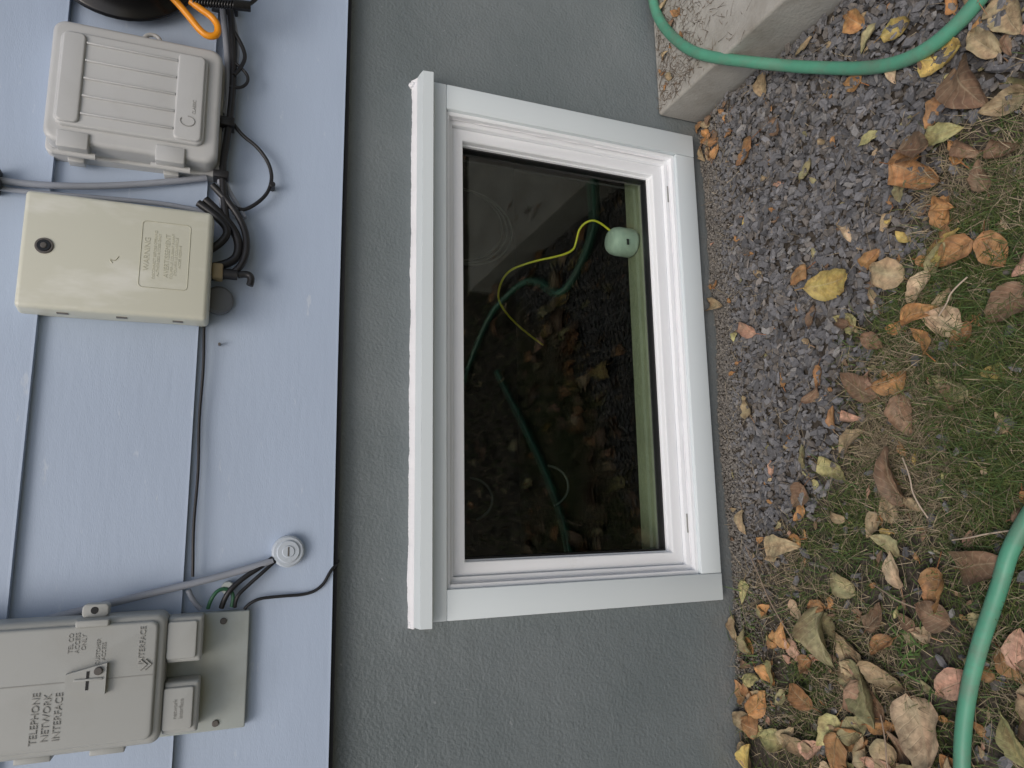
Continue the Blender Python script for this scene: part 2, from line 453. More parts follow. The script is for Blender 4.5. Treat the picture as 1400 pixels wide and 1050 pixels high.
for i, (x, z) in enumerate(((0.860, 0.708), (-0.205, 0.700))):
    bm = bmesh.new(); bmesh.ops.create_icosphere(bm, subdivisions=3, radius=0.007)
    for vv in bm.verts:
        vv.co *= 1+0.35*noise.noise(vv.co*180+Vector((i*5, 0, 0)))
        vv.co += Vector((x, -0.003, z))
    me = bpy.data.meshes.new("c"); bm.to_mesh(me); bm.free(); me.materials.append(M_caulk)
    link(bpy.data.objects.new("caulk_blob_%d" % (i+1), me), win)
J = (IX0, IX1, IZ0, IZ1+0.0085)
ring("nail_frame", *J, 0.0, 0.008, -0.011, 0.060, M_vinyl, win, 0.0010)
ring("outer_frame", *J, 0.008, 0.019, 0.004, 0.060, M_vinyl, win, 0.0012)
ring("sash", *J, 0.019, 0.0455, 0.014, 0.062, M_vinyl, win, 0.0035)
ring("glazing_bead", *J, 0.0455, 0.0480, 0.030, 0.046, M_vinyl, win, 0.0008)
ring("gasket", *J, 0.0480, 0.0515, 0.038, 0.060, M_gasket, win)
for nm, y in (("glass_pane_outer", 0.047), ("glass_pane_inner", 0.0595)):
    o_ = 0.049
    mesh_obj(nm, [(J[0]+o_, y, J[2]+o_), (J[1]-o_, y, J[2]+o_), (J[1]-o_, y, J[3]-o_), (J[0]+o_, y, J[3]-o_)], [(0, 1, 2, 3)], M_glass, win)
box("inner_sill", OX0+0.001, OX1-0.001, 0.0635, 0.142, 0.057, 0.124, M_sill, win, 0.002)
box("weep_slot_1", -0.06, -0.02, 0.0030, 0.0042, 0.0905, 0.0935, M_emb, win)
box("weep_slot_2", 0.70, 0.74, 0.0030, 0.0042, 0.0905, 0.0935, M_emb, win)
for nm, p0, p1 in (("film_a", (IX0+0.009, 0.1), (IX0+0.009, 0.63)), ("film_b", (IX1-0.009, 0.1), (IX1-0.009, 0.63)), ("film_c", (IX0+0.02, 0.0895), (IX1-0.02, 0.0895))):
    pts, rad = [], []
    for i in range(150):
        t = i/149
        pts.append((p0[0]+(p1[0]-p0[0])*t+R.uniform(-.0003, .0003), 0.001+R.uniform(-.0006, .0006), p0[1]+(p1[1]-p0[1])*t+R.uniform(-.0003, .0003)))
        rad.append(max(0.2, 0.7+0.8*noise.noise(Vector((t*14, p0[0]*9, 0)))))
    tube(nm, pts, 0.0019, M_caulk, win, 2, rad, bez=False)

dev = empty("leak_sensor")
def lathe(name, prof, mat, parent, mtx, n=32):
    verts, faces = [], []
    for r, z in prof:
        for i in range(n):
            a = 2*math.pi*i/n
            verts.append(mtx @ Vector((r*math.cos(a), r*math.sin(a), z)))
    for k in range(len(prof)-1):
        for i in range(n):
            j = (i+1) % n
            faces.append((k*n+i, k*n+j, (k+1)*n+j, (k+1)*n+i))
    faces.append(tuple(reversed(range(n)))); faces.append(tuple((len(prof)-1)*n+i for i in range(n)))
    return mesh_obj(name, verts, faces, mat, parent, smooth=True)
mt = Matrix.Translation((0.632, 0.110, 0.125)) @ Matrix.Rotation(math.radians(12), 4, 'Z')
lathe("body", [(0.026, 0), (0.031, 0.003), (0.035, 0.012), (0.035, 0.046), (0.032, 0.058), (0.027, 0.066), (0.018, 0.070), (0.002, 0.071)], M_white, dev, mt)
box("label", 0.612, 0.626, 0.0735, 0.0750, 0.160, 0.166, M_gasket, dev)
tube("lead", [(0.655, 0.110, 0.186), (0.672, 0.110, 0.21), (0.680, 0.11, 0.240), (0.665, 0.13, 0.262), (0.635, 0.15, 0.262), (0.615, 0.16, 0.265), (0.600, 0.17, 0.30), (0.59, 0.2, 0.36), (0.57, 0.25, 0.42), (0.50, 0.35, 0.40), (0.46, 0.5, 0.20)], 0.0026, M_yellow, dev)

ind = empty("indoor_cable_coil")
for q in range(3):
    pts = []
    for i in range(33):
        a = 2*math.pi*i/32
        pts.append((0.70+0.10*math.cos(a)+0.01*q, 0.30+0.015*q, 0.50+0.13*math.sin(a)+0.008*q))
    tube("coil_%d" % q, pts, 0.0022, M_dim, ind, 4)
hk = empty("wall_hook")
for q, (hx, hz) in enumerate(((0.02, 0.50), (0.05, 0.30))):
    pts = [(hx+0.05*math.cos(a), 0.28, hz+0.06*math.sin(a)) for a in [math.radians(200+i*14) for i in range(12)]]
    tube("hook_%d" % q, pts, 0.0028, M_dim, hk, 4)

# ------------------------------------------------------------------ ribbed enclosure
b1 = empty("cable_enclosure")
rbox("base", 0.578, 0.800, -0.048, -0.020, 1.060, 1.322, 0.014, 0.003, M_grey, b1)
rbox("cover", 0.583, 0.795, -0.088, -0.049, 1.064, 1.318, 0.020, 0.008, M_grey, b1)
rbox("raised_panel", 0.608, 0.772, -0.096, -0.0875, 1.086, 1.304, 0.014, 0.004, M_grey, b1)
rbox("pad_top", 0.612, 0.768, -0.1005, -0.0955, 1.268, 1.300, 0.008, 0.003, M_grey, b1)
rbox("pad_bottom", 0.612, 0.768, -0.1005, -0.0955, 1.090, 1.132, 0.008, 0.003, M_grey, b1)
for i in range(5):
    x = 0.628+i*0.031
    box("rib_%d" % i, x, x+0.0035, -0.0995, -0.0955, 1.133, 1.267, M_grey, b1, 0.0012)
for i, z in enumerate((1.275, 1.135)):
    box("hinge_leaf_%d" % i, 0.572, 0.600, -0.0925, -0.060, z-0.022, z+0.022, M_grey, b1, 0.002)
    tube("hinge_pin_%d" % i, [(0.572, -0.070, z-0.030), (0.572, -0.070, z+0.030)], 0.0055, M_grey, b1, 6, bez=False)
    box("hinge_tab_%d" % i, 0.566, 0.585, -0.055, -0.035, z-0.012, z+0.012, M_grey, b1, 0.002)
pts = [(0.802+0.013*math.cos(a), -0.062, 1.178+0.013*math.sin(a)) for a in [math.radians(i*15) for i in range(25)]]
tube("hasp_eye", pts, 0.0035, M_grey, b1, 6, bez=False)
cyl("hasp_screw", (0.802, 1.178), 0.007, -0.060, -0.045, M_screw, b1)
pts = [(0.645+0.009*math.cos(a), -0.1008, 1.112+0.011*math.sin(a)) for a in [math.radians(60+i*15) for i in range(21)]]
tube("maker_mark", pts, 0.0009, M_emb, b1, 3, bez=False)
text("maker_text", "CLASSIC", 0.672, -0.1008, 1.103, 0.007, M_emb, b1, 0.0003)

# ------------------------------------------------------------------ beige box
b2 = empty("beige_junction_box")
box("body", 0.312, 0.484, -0.088, -0.022, 1.068, 1.322, M_beige, b2, 0.003)
box("cover", 0.303, 0.493, -0.100, -0.060, 1.062, 1.330, M_beige, b2, 0.007, 4, tap=0.003)
cyl("lock_ring", (0.403, 1.296), 0.0125, -0.1022, -0.098, M_screw, b2)
cyl("lock_recess", (0.403, 1.296), 0.0095, -0.1032, -0.098, M_black, b2)
cyl("lock_pin", (0.403, 1.296), 0.0045, -0.1050, -0.098, M_screw, b2)
x0, x1, za, zb = 0.352, 0.462, 1.096, 1.166
pts = []
for cx, cz, a0 in ((x1-.006, zb-.006, 0), (x0+.006, zb-.006, 90), (x0+.006, za+.006, 180), (x1-.006, za+.006, 270)):
    for i in range(5):
        a = math.radians(a0+22.5*i); pts.append((cx+.006*math.cos(a), -0.1002, cz+.006*math.sin(a)))
pts.append(pts[0])
tube("warning_outline", pts, 0.0006, M_embb, b2, 3, bez=False)
text("warning_text", "WARNING", 0.407, -0.1001, 1.157, 0.0115, M_embb, b2, 0.0004)
text("warning_body", "DISCONNECT BEFORE OPENING\nAUTHORIZED ACCESS ONLY", 0.407, -0.1001, 1.143, 0.0055, M_embb, b2, 0.0003)
text("warning_text_2", "AVERTISSEMENT", 0.407, -0.1001, 1.128, 0.0100, M_embb, b2, 0.0004)
text("warning_body_2", "COUPER LE COURANT AVANT\nD'OUVRIR LE COUVERCLE\nACCES RESERVE", 0.407, -0.1001, 1.115, 0.0055, M_embb, b2, 0.0003)
tube("moulded_mark", [(0.398, -0.1003, 1.196), (0.388, -0.1003, 1.200), (0.394, -0.1003, 1.210), (0.386, -0.1003, 1.204)], 0.0007, M_embb, b2, 3)
for i in range(3):
    box("side_slot_%d" % i, 0.3035, 0.306, -0.085, -0.078, 1.10+i*0.08, 1.115+i*0.08, M_screw, b2)

# ------------------------------------------------------------------ telephone box
b3 = empty("telephone_interface_box")
box("back_plate", -0.333, -0.156, -0.046, -0.026, 0.977, 1.42, M_plate, b3, 0.002)
rbox("cover_main", -0.327, -0.146, -0.100, -0.047, 1.093, 1.40, 0.014, 0.009, M_grey2, b3)
rbox("cover_raised", -0.318, -0.155, -0.106, -0.099, 1.104, 1.392, 0.010, 0.004, M_grey2, b3)
rbox("foot_right", -0.220, -0.154, -0.088, -0.047, 1.044, 1.0925, 0.004, 0.006, M_grey2, b3)
rbox("foot_left", -0.320, -0.247, -0.088, -0.047, 1.044, 1.0925, 0.004, 0.006, M_grey2, b3)
rbox("foot_right_step", -0.214, -0.160, -0.0925, -0.0875, 1.052, 1.0925, 0.004, 0.002, M_grey2, b3)
rbox("foot_left_step", -0.313, -0.254, -0.0925, -0.0875, 1.052, 1.0925, 0.004, 0.002, M_grey2, b3)
box("parting_groove_a", -0.2305, -0.2290, -0.1064, -0.105, 1.108, 1.168, M_emb, b3)
box("parting_groove_b", -0.2305, -0.2290, -0.1064, -0.105, 1.214, 1.388, M_emb, b3)
v = [(-0.249, -0.1145, 1.166), (-0.207, -0.1145, 1.166), (-0.218, -0.1145, 1.216), (-0.238, -0.1145, 1.216)]
vb = [(x, -0.105, z) for x, y, z in v]
mesh_obj("hasp_plate", v+vb, [(0, 1, 2, 3), (0, 4, 5, 1), (1, 5, 6, 2), (2, 6, 7, 3), (3, 7, 4, 0)], M_grey2, b3)
box("hasp_slot", -0.241, -0.216, -0.1150, -0.1144, 1.1870, 1.1905, M_black, b3)
cyl("hasp_screw", (-0.2165, 1.176), 0.0055, -0.118, -0.114, M_screw, b3)
box("hasp_rib", -0.2285, -0.2255, -0.1165, -0.1144, 1.170, 1.205, M_grey2, b3, 0.0008)
rbox("ear", -0.1465, -0.1275, -0.092, -0.070, 1.172, 1.206, 0.006, 0.002, M_grey2, b3)
cyl("ear_hole", (-0.1365, 1.190), 0.0055, -0.0926, -0.0915, M_black, b3)
rbox("ear_rim", -0.157, -0.1475, -0.111, -0.098, 1.168, 1.210, 0.003, 0.002, M_grey2, b3)
for i, z in enumerate((1.16, 1.25)):
    box("side_hinge_%d" % i, -0.334, -0.325, -0.095, -0.060, z-0.022, z+0.022, M_grey2, b3, 0.002)
text("title_text", "TELEPHONE\nNETWORK\nINTERFACE", -0.274, -0.1065, 1.236, 0.0125, M_emb, b3, 0.0006, spacing=1.08)
text("access_text", "TEL CO\nACCESS\nONLY", -0.178, -0.1065, 1.206, 0.0080, M_emb, b3, 0.0003)
text("customer_text", "CUSTOMER\nACCESS", -0.192, -0.1065, 1.176, 0.007, M_emb, b3, 0.0003)
text("maker_text", "INTERFACE", -0.188, -0.1065, 1.124, 0.0105, M_emb, b3, 0.0006)
for i in range(2):
    zc = 1.132-i*0.006
    tube("chevron_%d" % i, [(-0.208, -0.1068, zc-0.008), (-0.215, -0.1068, zc-0.016), (-0.222, -0.1068, zc-0.008)], 0.0012, M_emb, b3, 3, bez=False)
text("foot_text", "network\ninterface", -0.284, -0.0928, 1.072, 0.008, M_emb, b3, 0.0003)
cyl("plate_screw_a", (-0.170, 1.016), 0.0050, -0.0490, -0.045, M_screw, b3)
cyl("plate_screw_b", (-0.322, 1.020), 0.0050, -0.0490, -0.045, M_screw, b3)

# ------------------------------------------------------------------ round wall cap
cap = empty("round_cable_cap")
cyl("disc", (-0.066, 0.921), 0.026, -0.046, -0.028, M_capp, cap, 40, 0.003)
cyl("disc_step", (-0.066, 0.921), 0.0185, -0.049, -0.0455, M_capp, cap, 40, 0.0015)
cyl("centre", (-0.066, 0.921), 0.010, -0.0505, -0.0485, M_capp, cap, 32, 0.001)
box("slot", -0.0735, -0.0585, -0.0510, -0.0503, 0.9198, 0.9222, M_screw, cap)

# ------------------------------------------------------------------ cables
cb = empty("utility_cables")
K, G_ = M_cblack, M_cgrey
tube("horizontal_grey", [(1.6, -0.045, 1.085), (0.96, -0.045, 1.080), (0.85, -0.047, 1.062), (0.74, -0.045, 1.052), (0.62, -0.045, 1.054), (0.56, -0.045, 1.060), (0.52, -0.05, 1.05)], 0.0055, G_, cb)
tube("horizontal_black", [(1.6, -0.05, 1.070), (0.96, -0.05, 1.066), (0.86, -0.055, 1.052), (0.76, -0.052, 1.045), (0.66, -0.05, 1.050), (0.58, -0.05, 1.058), (0.50, -0.055, 1.045)], 0.006, K, cb)
tube("horizontal_grey_2", [(1.6, -0.04, 1.095), (0.96, -0.042, 1.072), (0.87, -0.042, 1.045), (0.80, -0.045, 1.040), (0.70, -0.045, 1.060)], 0.004, G_, cb)
tube("small_loop", [(0.80, -0.055, 1.048), (0.785, -0.055, 1.025), (0.765, -0.055, 1.020), (0.748, -0.055, 1.035), (0.750, -0.055, 1.052)], 0.0028, K, cb)
tube("small_loop_2", [(0.86, -0.055, 1.05), (0.83, -0.055, 1.030), (0.80, -0.055, 1.028), (0.77, -0.06, 1.045)], 0.0035, K, cb)
box("cable_clip_a", 0.905, 0.925, -0.062, -0.032, 1.045, 1.09, K, cb, 0.002)
box("cable_clip_b", 0.672, 0.688, -0.062, -0.032, 1.040, 1.066, K, cb, 0.002)
box("cable_clip_c", 0.573, 0.586, -0.062, -0.032, 1.045, 1.070, K, cb, 0.002)
tube("big_loop", [(0.70, -0.045, 1.052), (0.67, -0.045, 1.035), (0.645, -0.045, 0.995), (0.605, -0.045, 0.972), (0.565, -0.045, 0.976), (0.535, -0.045, 1.000), (0.52, -0.045, 1.025), (0.545, -0.045, 1.050), (0.60, -0.045, 1.060)], 0.0033, K, cb)
cyl("loop_fastener", (0.578, 0.972), 0.005, -0.052, -0.030, K, cb)
tube("grey_down", [(0.585, -0.040, 1.055), (0.56, -0.040, 1.045), (0.53, -0.040, 1.025), (0.51, -0.045, 1.015)], 0.004, G_, cb)
tube("thick_u_1", [(0.53, -0.055, 1.08), (0.505, -0.055, 1.052), (0.48, -0.055, 1.030), (0.45, -0.055, 1.020), (0.42, -0.055, 1.030), (0.41, -0.055, 1.065)], 0.0075, K, cb)
tube("thick_u_2", [(0.56, -0.050, 1.07), (0.53, -0.055, 1.040), (0.49, -0.055, 1.015), (0.45, -0.06, 1.008), (0.415, -0.06, 1.016), (0.395, -0.055, 1.04), (0.392, -0.055, 1.066)], 0.0060, K, cb)
tube("thick_u_3", [(0.52, -0.06, 1.09), (0.49, -0.065, 1.045), (0.46, -0.065, 1.040), (0.44, -0.06, 1.066)], 0.0065, K, cb)
box("nut", 0.388, 0.414, -0.072, -0.046, 1.045, 1.062, M_brass, cb, 0.003)
tube("bushing", [(0.400, -0.058, 1.046), (0.400, -0.058, 1.022)], 0.009, K, cb, 8, bez=False)
tube("drop_tail", [(0.40, -0.058, 1.022), (0.405, -0.058, 1.006), (0.395, -0.060, 0.998), (0.383, -0.06, 1.002)], 0.006, K, cb)
cyl("ground_boss", (0.358, 1.050), 0.024, -0.046, -0.030, surf("dull_grey_boss", s2l((105, 108, 112)), 0.6), cb, 32, 0.004)
tube("riser_grey", [(0.530, -0.045, 1.9), (0.528, -0.045, 1.5), (0.520, -0.042, 1.36), (0.530, -0.042, 1.26), (0.555, -0.042, 1.15), (0.575, -0.045, 1.08)], 0.0055, G_, cb)
tube("riser_grey_2", [(0.520, -0.045, 1.9), (0.514, -0.045, 1.5), (0.508, -0.040, 1.36), (0.515, -0.040, 1.25), (0.520, -0.042, 1.12), (0.51, -0.045, 1.07)], 0.0040, G_, cb)
tube("riser_black", [(0.513, -0.055, 1.95), (0.511, -0.055, 1.5), (0.510, -0.055, 1.372)], 0.0075, K, cb)
box("riser_clip", 0.500, 0.540, -0.058, -0.032, 1.377, 1.390, K, cb, 0.002)
pts = []
for i in range(24):
    t = i/23
    x = 0.37-0.47*t
    pts.append((x, -0.037-0.002*math.sin(t*9), 1.070-0.004*t+0.0012*math.sin(t*17)+(-0.012 if t < 0.05 else 0)))
tube("lap_wire", pts, 0.0024, K, cb, 5)
tube("phone_drop_grey", [(-0.170, -0.040, 1.60), (-0.165, -0.044, 1.32), (-0.145, -0.050, 1.235), (-0.125, -0.045, 1.14), (-0.105, -0.045, 1.04), (-0.086, -0.045, 0.965), (-0.080, -0.042, 0.945)], 0.0058, G_, cb)
tube("black_to_cap", [(-0.150, -0.040, 1.02), (-0.128, -0.050, 1.015), (-0.105, -0.048, 0.99), (-0.088, -0.045, 0.962), (-0.076, -0.042, 0.945)], 0.0042, K, cb)
tube("black_to_cap_2", [(-0.150, -0.040, 1.000), (-0.135, -0.050, 1.000), (-0.12, -0.046, 0.985), (-0.093, -0.048, 0.955), (-0.080, -0.042, 0.940)], 0.0030, K, cb)
tube("green_tail", [(-0.150, -0.040, 1.04), (-0.130, -0.048, 1.035), (-0.118, -0.045, 1.02), (-0.128, -0.042, 1.00), (-0.150, -0.040, 1.005)], 0.0030, M_green, cb)
tube("thin_drop", [(-0.155, -0.036, 0.985), (-0.140, -0.040, 0.975), (-0.138, -0.037, 0.93), (-0.138, -0.037, 0.885), (-0.125, -0.038, 0.862), (-0.10, -0.037, 0.850), (-0.090, -0.030, 0.838), (-0.088, 0.004, 0.832)], 0.0026, K, cb)
tube("lap_grey_stub", [(-0.12, -0.040, 1.07), (-0.14, -0.040, 1.062), (-0.15, -0.040, 1.05)], 0.004, G_, cb)
cyl("green_washer", (-0.120, 1.012), 0.010, -0.044, -0.03, M_plate, cb)
cyl("siding_screw", (0.283, 1.045), 0.0022, -0.0350, -0.025, M_screw, house, 12, 0.0005)

# ------------------------------------------------------------------ bungee + reel
bg = empty("bungee_cord")
tube("orange_hook", [(0.905, -0.10, 1.185), (0.878, -0.10, 1.160), (0.862, -0.10, 1.142), (0.838, -0.10, 1.120), (0.816, -0.10, 1.102), (0.808, -0.10, 1.088), (0.815, -0.10, 1.074), (0.833, -0.10, 1.074), (0.848, -0.10, 1.085), (0.858, -0.10, 1.105), (0.868, -0.10, 1.12)], 0.0058, M_orange, bg)
pts = []
for i in range(220):
    t = i/219; a = t*2*math.pi*15
    pts.append((0.868+0.012*t+0.006*math.cos(a), -0.10+0.006*math.sin(a), 1.118-0.068*t))
tube("black_coil", pts, 0.0022, M_black, bg, 3, bez=False)
tube("coil_end", [(0.880, -0.10, 1.052), (0.884, -0.10, 1.024)], 0.009, M_black, bg, 6, bez=False)
tube("rope", [(0.884, -0.10, 1.03), (0.92, -0.09, 1.00), (1.05, -0.08, 0.98), (1.4, -0.06, 1.05)], 0.0035, M_black, bg)
rl = empty("hose_reel")
mt = Matrix.Translation((0.968, -0.045, 1.235)) @ Matrix.Rotation(math.radians(90), 4, 'X')
lathe("flange_back", [(0.02, 0), (0.125, 0.0), (0.130, 0.006), (0.125, 0.012), (0.02, 0.014)], M_black, rl, mt, 48)
mt2 = Matrix.Translation((0.968, -0.145, 1.235)) @ Matrix.Rotation(math.radians(90), 4, 'X')
lathe("flange_front", [(0.02, 0), (0.125, 0.0), (0.132, 0.006), (0.127, 0.014), (0.05, 0.020), (0.02, 0.03)], M_black, rl, mt2, 48)
lathe("drum", [(0.07, 0.0), (0.085, 0.01), (0.085, 0.09), (0.07, 0.10)], M_black, rl, mt, 48)

# ------------------------------------------------------------------ ground
def gy(x):
    P = [(-2, 0.6), (-0.30, 0.10), (-0.173, -0.014), (0.009, -0.246), (0.111, -0.346), (0.297, -0.418), (0.40, -0.504), (0.547, -0.602), (0.592, -0.731), (0.75, -0.95), (1.0, -1.4), (3, -4)]
    for (x0, y0), (x1, y1) in zip(P, P[1:]):
        if x0 <= x <= x1:
            return y0+(y1-y0)*(x-x0)/(x1-x0)
    return 0.6 if x < -2 else -4
def gmask(x, y):
    d = y-gy(x)+0.07*noise.noise(Vector((x*9, y*9, 3)))
    return d
def gz(x, y):
    z = 0.010*noise.noise(Vector((x*4, y*4, 0)))+0.004*noise.noise(Vector((x*17, y*17, 2)))
    if y > -0.08: z -= 0.010*(y+0.08)/0.08
    return z-0.002
def axis(lo, hi, a, b, step, growth=1.35):
    n = int(round((b-a)/step))
    vals = [a+(b-a)*i/n for i in range(n+1)]
    s = step; t = a
    left = []
    while t > lo:
        s *= growth; t -= s; left.append(max(t, lo))
    s = step; t = b; right = []
    while t < hi:
        s *= growth; t += s; right.append(min(t, hi))
    return list(reversed(left))+vals+right
ax = axis(-80, 80, -1.0, 1.3, 0.014)
ay = [v_ for v_ in axis(-80, 0.0, -1.2, 0.0, 0.014) if v_ <= 0.0001]
verts = []
for y in ay:
    for x in ax:
        f_ = 1.0 if (-3 < x < 4 and y > -5) else 0.0
        verts.append((x, min(y, 0.0)+(0.004 if y >= -0.0001 else 0), gz(x, y)*f_))
nx = len(ax)
faces = [(j*nx+i, j*nx+i+1, (j+1)*nx+i+1, (j+1)*nx+i) for j in range(len(ay)-1) for i in range(nx-1)]
gr = mesh_obj("ground", verts, faces, M_soil, smooth=True)
gr.data.materials.append(M_lawn)
for p in gr.data.polygons:
    c_ = p.center
    if c_.y < -1.9 or c_.x < -2.0 or c_.x > 3.0:
        p.material_index = 1

# ------------------------------------------------------------------ concrete step
SX0, SX1, SY0, SZ = 0.914, 2.6, -1.35, 0.110
st = box("concrete_step", SX0, SX1, SY0, -0.002, -0.05, SZ, M_conc, None, 0.007, 3)

# ------------------------------------------------------------------ gravel chips
verts, faces, cols = [], [], []
def chip(x, y, z, L_, W_, T_, col, tl=0.24):
    n = R.choice((4, 5, 5, 6))
    a0 = R.uniform(0, 6.28)
    yaw = R.uniform(0, 6.28); t1 = R.gauss(0, tl); t2 = R.gauss(0, tl)
    m = Matrix.Rotation(yaw, 3, 'Z') @ Matrix.Rotation(t1, 3, 'X') @ Matrix.Rotation(t2, 3, 'Y')
    base = len(verts)
    angs = sorted(a0+2*math.pi*(i+R.uniform(-.28, .28))/n for i in range(n))
    rr = [R.uniform(0.75, 1.15) for _ in range(n)]
    for sgn in (-1, 1):
        k_ = 1.0 if sgn < 0 else R.uniform(0.72, 0.95)
        for i in range(n):
            p = Vector((math.cos(angs[i])*L_*rr[i]*k_, math.sin(angs[i])*W_*rr[i]*k_, sgn*T_*R.uniform(0.7, 1.2)))
            p = m @ p
            verts.append((x+p.x, y+p.y, z+p.z)); cols.append(col)
    faces.append(tuple(base+i for i in reversed(range(n))))
    faces.append(tuple(base+n+i for i in range(n)))
    for i in range(n):
        j = (i+1) % n
        faces.append((base+i, base+j, base+n+j, base+n+i))
def chipcol():
    v_ = R.uniform(0.090, 0.195)*R.choice((0.85, 1, 1, 1.12))
    tint = R.random()
    if tint < 0.66: return (v_*1.0, v_*0.985, v_*1.01)
    if tint < 0.93: return (v_*1.10, v_*0.99, v_*0.89)
    return (v_*1.35, v_*1.3, v_*1.24)
cnt = 0
while cnt < 12500:
    x = R.uniform(-0.45, 1.0); y = R.uniform(-1.15, -0.004)
    if x > SX0-0.004:
        continue
    d = gmask(x, y)
    if d < -0.05 and R.random() > 0.04: continue
    if -0.05 <= d < 0.05 and R.random() > 0.15+(d+0.05)*6: continue
    cnt += 1
    near = max(0, min(1, (-y-0.02)/0.12))
    s = R.uniform(0.0055, 0.0130)*(0.35+0.65*near)
    if R.random() < 0.30: s *= 0.5
    chip(x, y, gz(x, y)+R.uniform(0.000, 0.011)*near+0.001, s*R.uniform(0.95, 1.35), s*R.uniform(0.45, 0.75), min(0.0032, s*R.uniform(0.14, 0.30)), chipcol(), 0.30)
for i in range(9000):
    x = R.uniform(-0.45, 0.9); y = -abs(R.gauss(0, 0.055))-0.003
    s = R.uniform(0.0012, 0.0034)
    v_ = R.uniform(0.11, 0.25)
    chip(x, y, gz(x, y)+0.002+R.uniform(0, 0.004), s, s*0.8, s*0.5, (v_*1.07, v_*0.98, v_*0.86))
mesh_obj("gravel", verts, faces, M_chip, colors=cols)

# ------------------------------------------------------------------ grass
verts, faces, cols = [], [], []
def blade(x, y, z, L_, w, lean, yaw, col):
    base = len(verts)
    dx, dy = math.cos(yaw), math.sin(yaw)
    px, py = -dy*w, dx*w
    n = 3
    side = R.gauss(0, 0.25)
    for i in range(n+1):
        t = i/n
        out = L_*math.sin(lean)*(t**1.2)
        up = L_*math.cos(lean)*(t-0.45*t*t)
        bx = x+dx*out-dy*out*side*t; by = y+dy*out+dx*out*side*t
        by = min(by, -0.002)
        k_ = 1-t*0.85
        if i < n:
            verts.append((bx-px*k_, by-py*k_, z+up)); verts.append((bx+px*k_, by+py*k_, z+up)); cols.append(col); cols.append(col)
        else:
            verts.append((bx, by, z+up)); cols.append(col)
    for i in range(n-1):
        b0 = base+2*i
        faces.append((b0, b0+1, b0+3, b0+2))
    faces.append((base+2*(n-1), base+2*n-1, base+2*n))
def bcol(green):
    if R.random() < green:
        v_ = R.uniform(0.55, 1.45)
        return (0.072*v_*R.uniform(.8, 1.35), 0.108*v_, 0.030*v_)
    v_ = R.uniform(0.4, 1.2)
    return (0.31*v_, 0.25*v_, 0.16*v_)
def soilpatch(x, y):
    return math.exp(-(((x+0.20)/0.13)**2+((y+0.50)/0.06)**2))
def lush(x, y):
    return math.exp(-(((x-0.14)/0.26)**2+((y+0.60)/0.15)**2))
cnt = 0; tries = 0
while cnt < 50000 and tries < 500000:
    tries += 1
    x = R.uniform(-0.9, 0.95); y = R.uniform(-1.05, -0.01)
    d = -gmask(x, y)
    if d < -0.02:
        continue
    dens = min(1, (d+0.02)/0.12)
    lu = lush(x, y)
    dens *= 0.25+0.75*max(0, min(1, 0.50+1.6*noise.noise(Vector((x*6, y*6, 9)))+1.2*lu))
    dens *= 1-0.92*soilpatch(x, y)
    if x < -0.1: dens *= 0.6
    if y > -0.18: dens *= 0.55
    if R.random() > dens: continue
    cnt += 1
    g = 0.55+0.9*noise.noise(Vector((x*5+4, y*5, 4)))
    g = max(0.15, min(0.88, g+0.42*lu))
    lean = min(1.5, abs(R.gauss(0.95, 0.35)))
    blade(x, y, gz(x, y), R.uniform(0.018, 0.060)*(1+0.4*lu), R.uniform(0.0005, 0.0012), lean, R.uniform(0, 6.28), bcol(g))
for i in range(2400):
    x = R.uniform(-0.5, 0.9); y = R.uniform(-0.9, -0.02)
    d = gmask(x, y)
    if d > 0.02 and R.random() < 0.70: continue
    v_ = R.uniform(0.5, 1.3)
    blade(x, y, gz(x, y)+0.010, R.uniform(0.02, 0.075), 0.0006, 1.45, R.uniform(0, 6.28), (0.36*v_, 0.29*v_, 0.19*v_))
for i in range(38):
    blade(-0.225+R.gauss(0, .035), -0.452+R.gauss(0, .018), 0.004, R.uniform(0.025, 0.055), R.uniform(0.0015, 0.003), R.uniform(0.7, 1.3), R.uniform(0, 6.28), (0.075, 0.135, 0.035))
for i in range(60):
    blade(-0.27+R.gauss(0, .05), -0.07+R.gauss(0, .03), 0.004, R.uniform(0.02, 0.06), R.uniform(0.0008, 0.0015), R.uniform(0.6, 1.3), R.uniform(0, 6.28), (0.08, 0.13, 0.03))
for i in range(18000):
    x = R.uniform(-2.6, 3.2); y = -1.00-abs(R.gauss(0, 1.6))
    if x > 0.9 and y > -1.36: continue
    blade(x, y, 0, R.uniform(0.04, 0.09), R.uniform(0.0022, 0.0042), min(1.4, abs(R.gauss(0.9, 0.3))), R.uniform(0, 6.28), bcol(0.6))
mesh_obj("grass", verts, faces, M_blade, colors=cols)

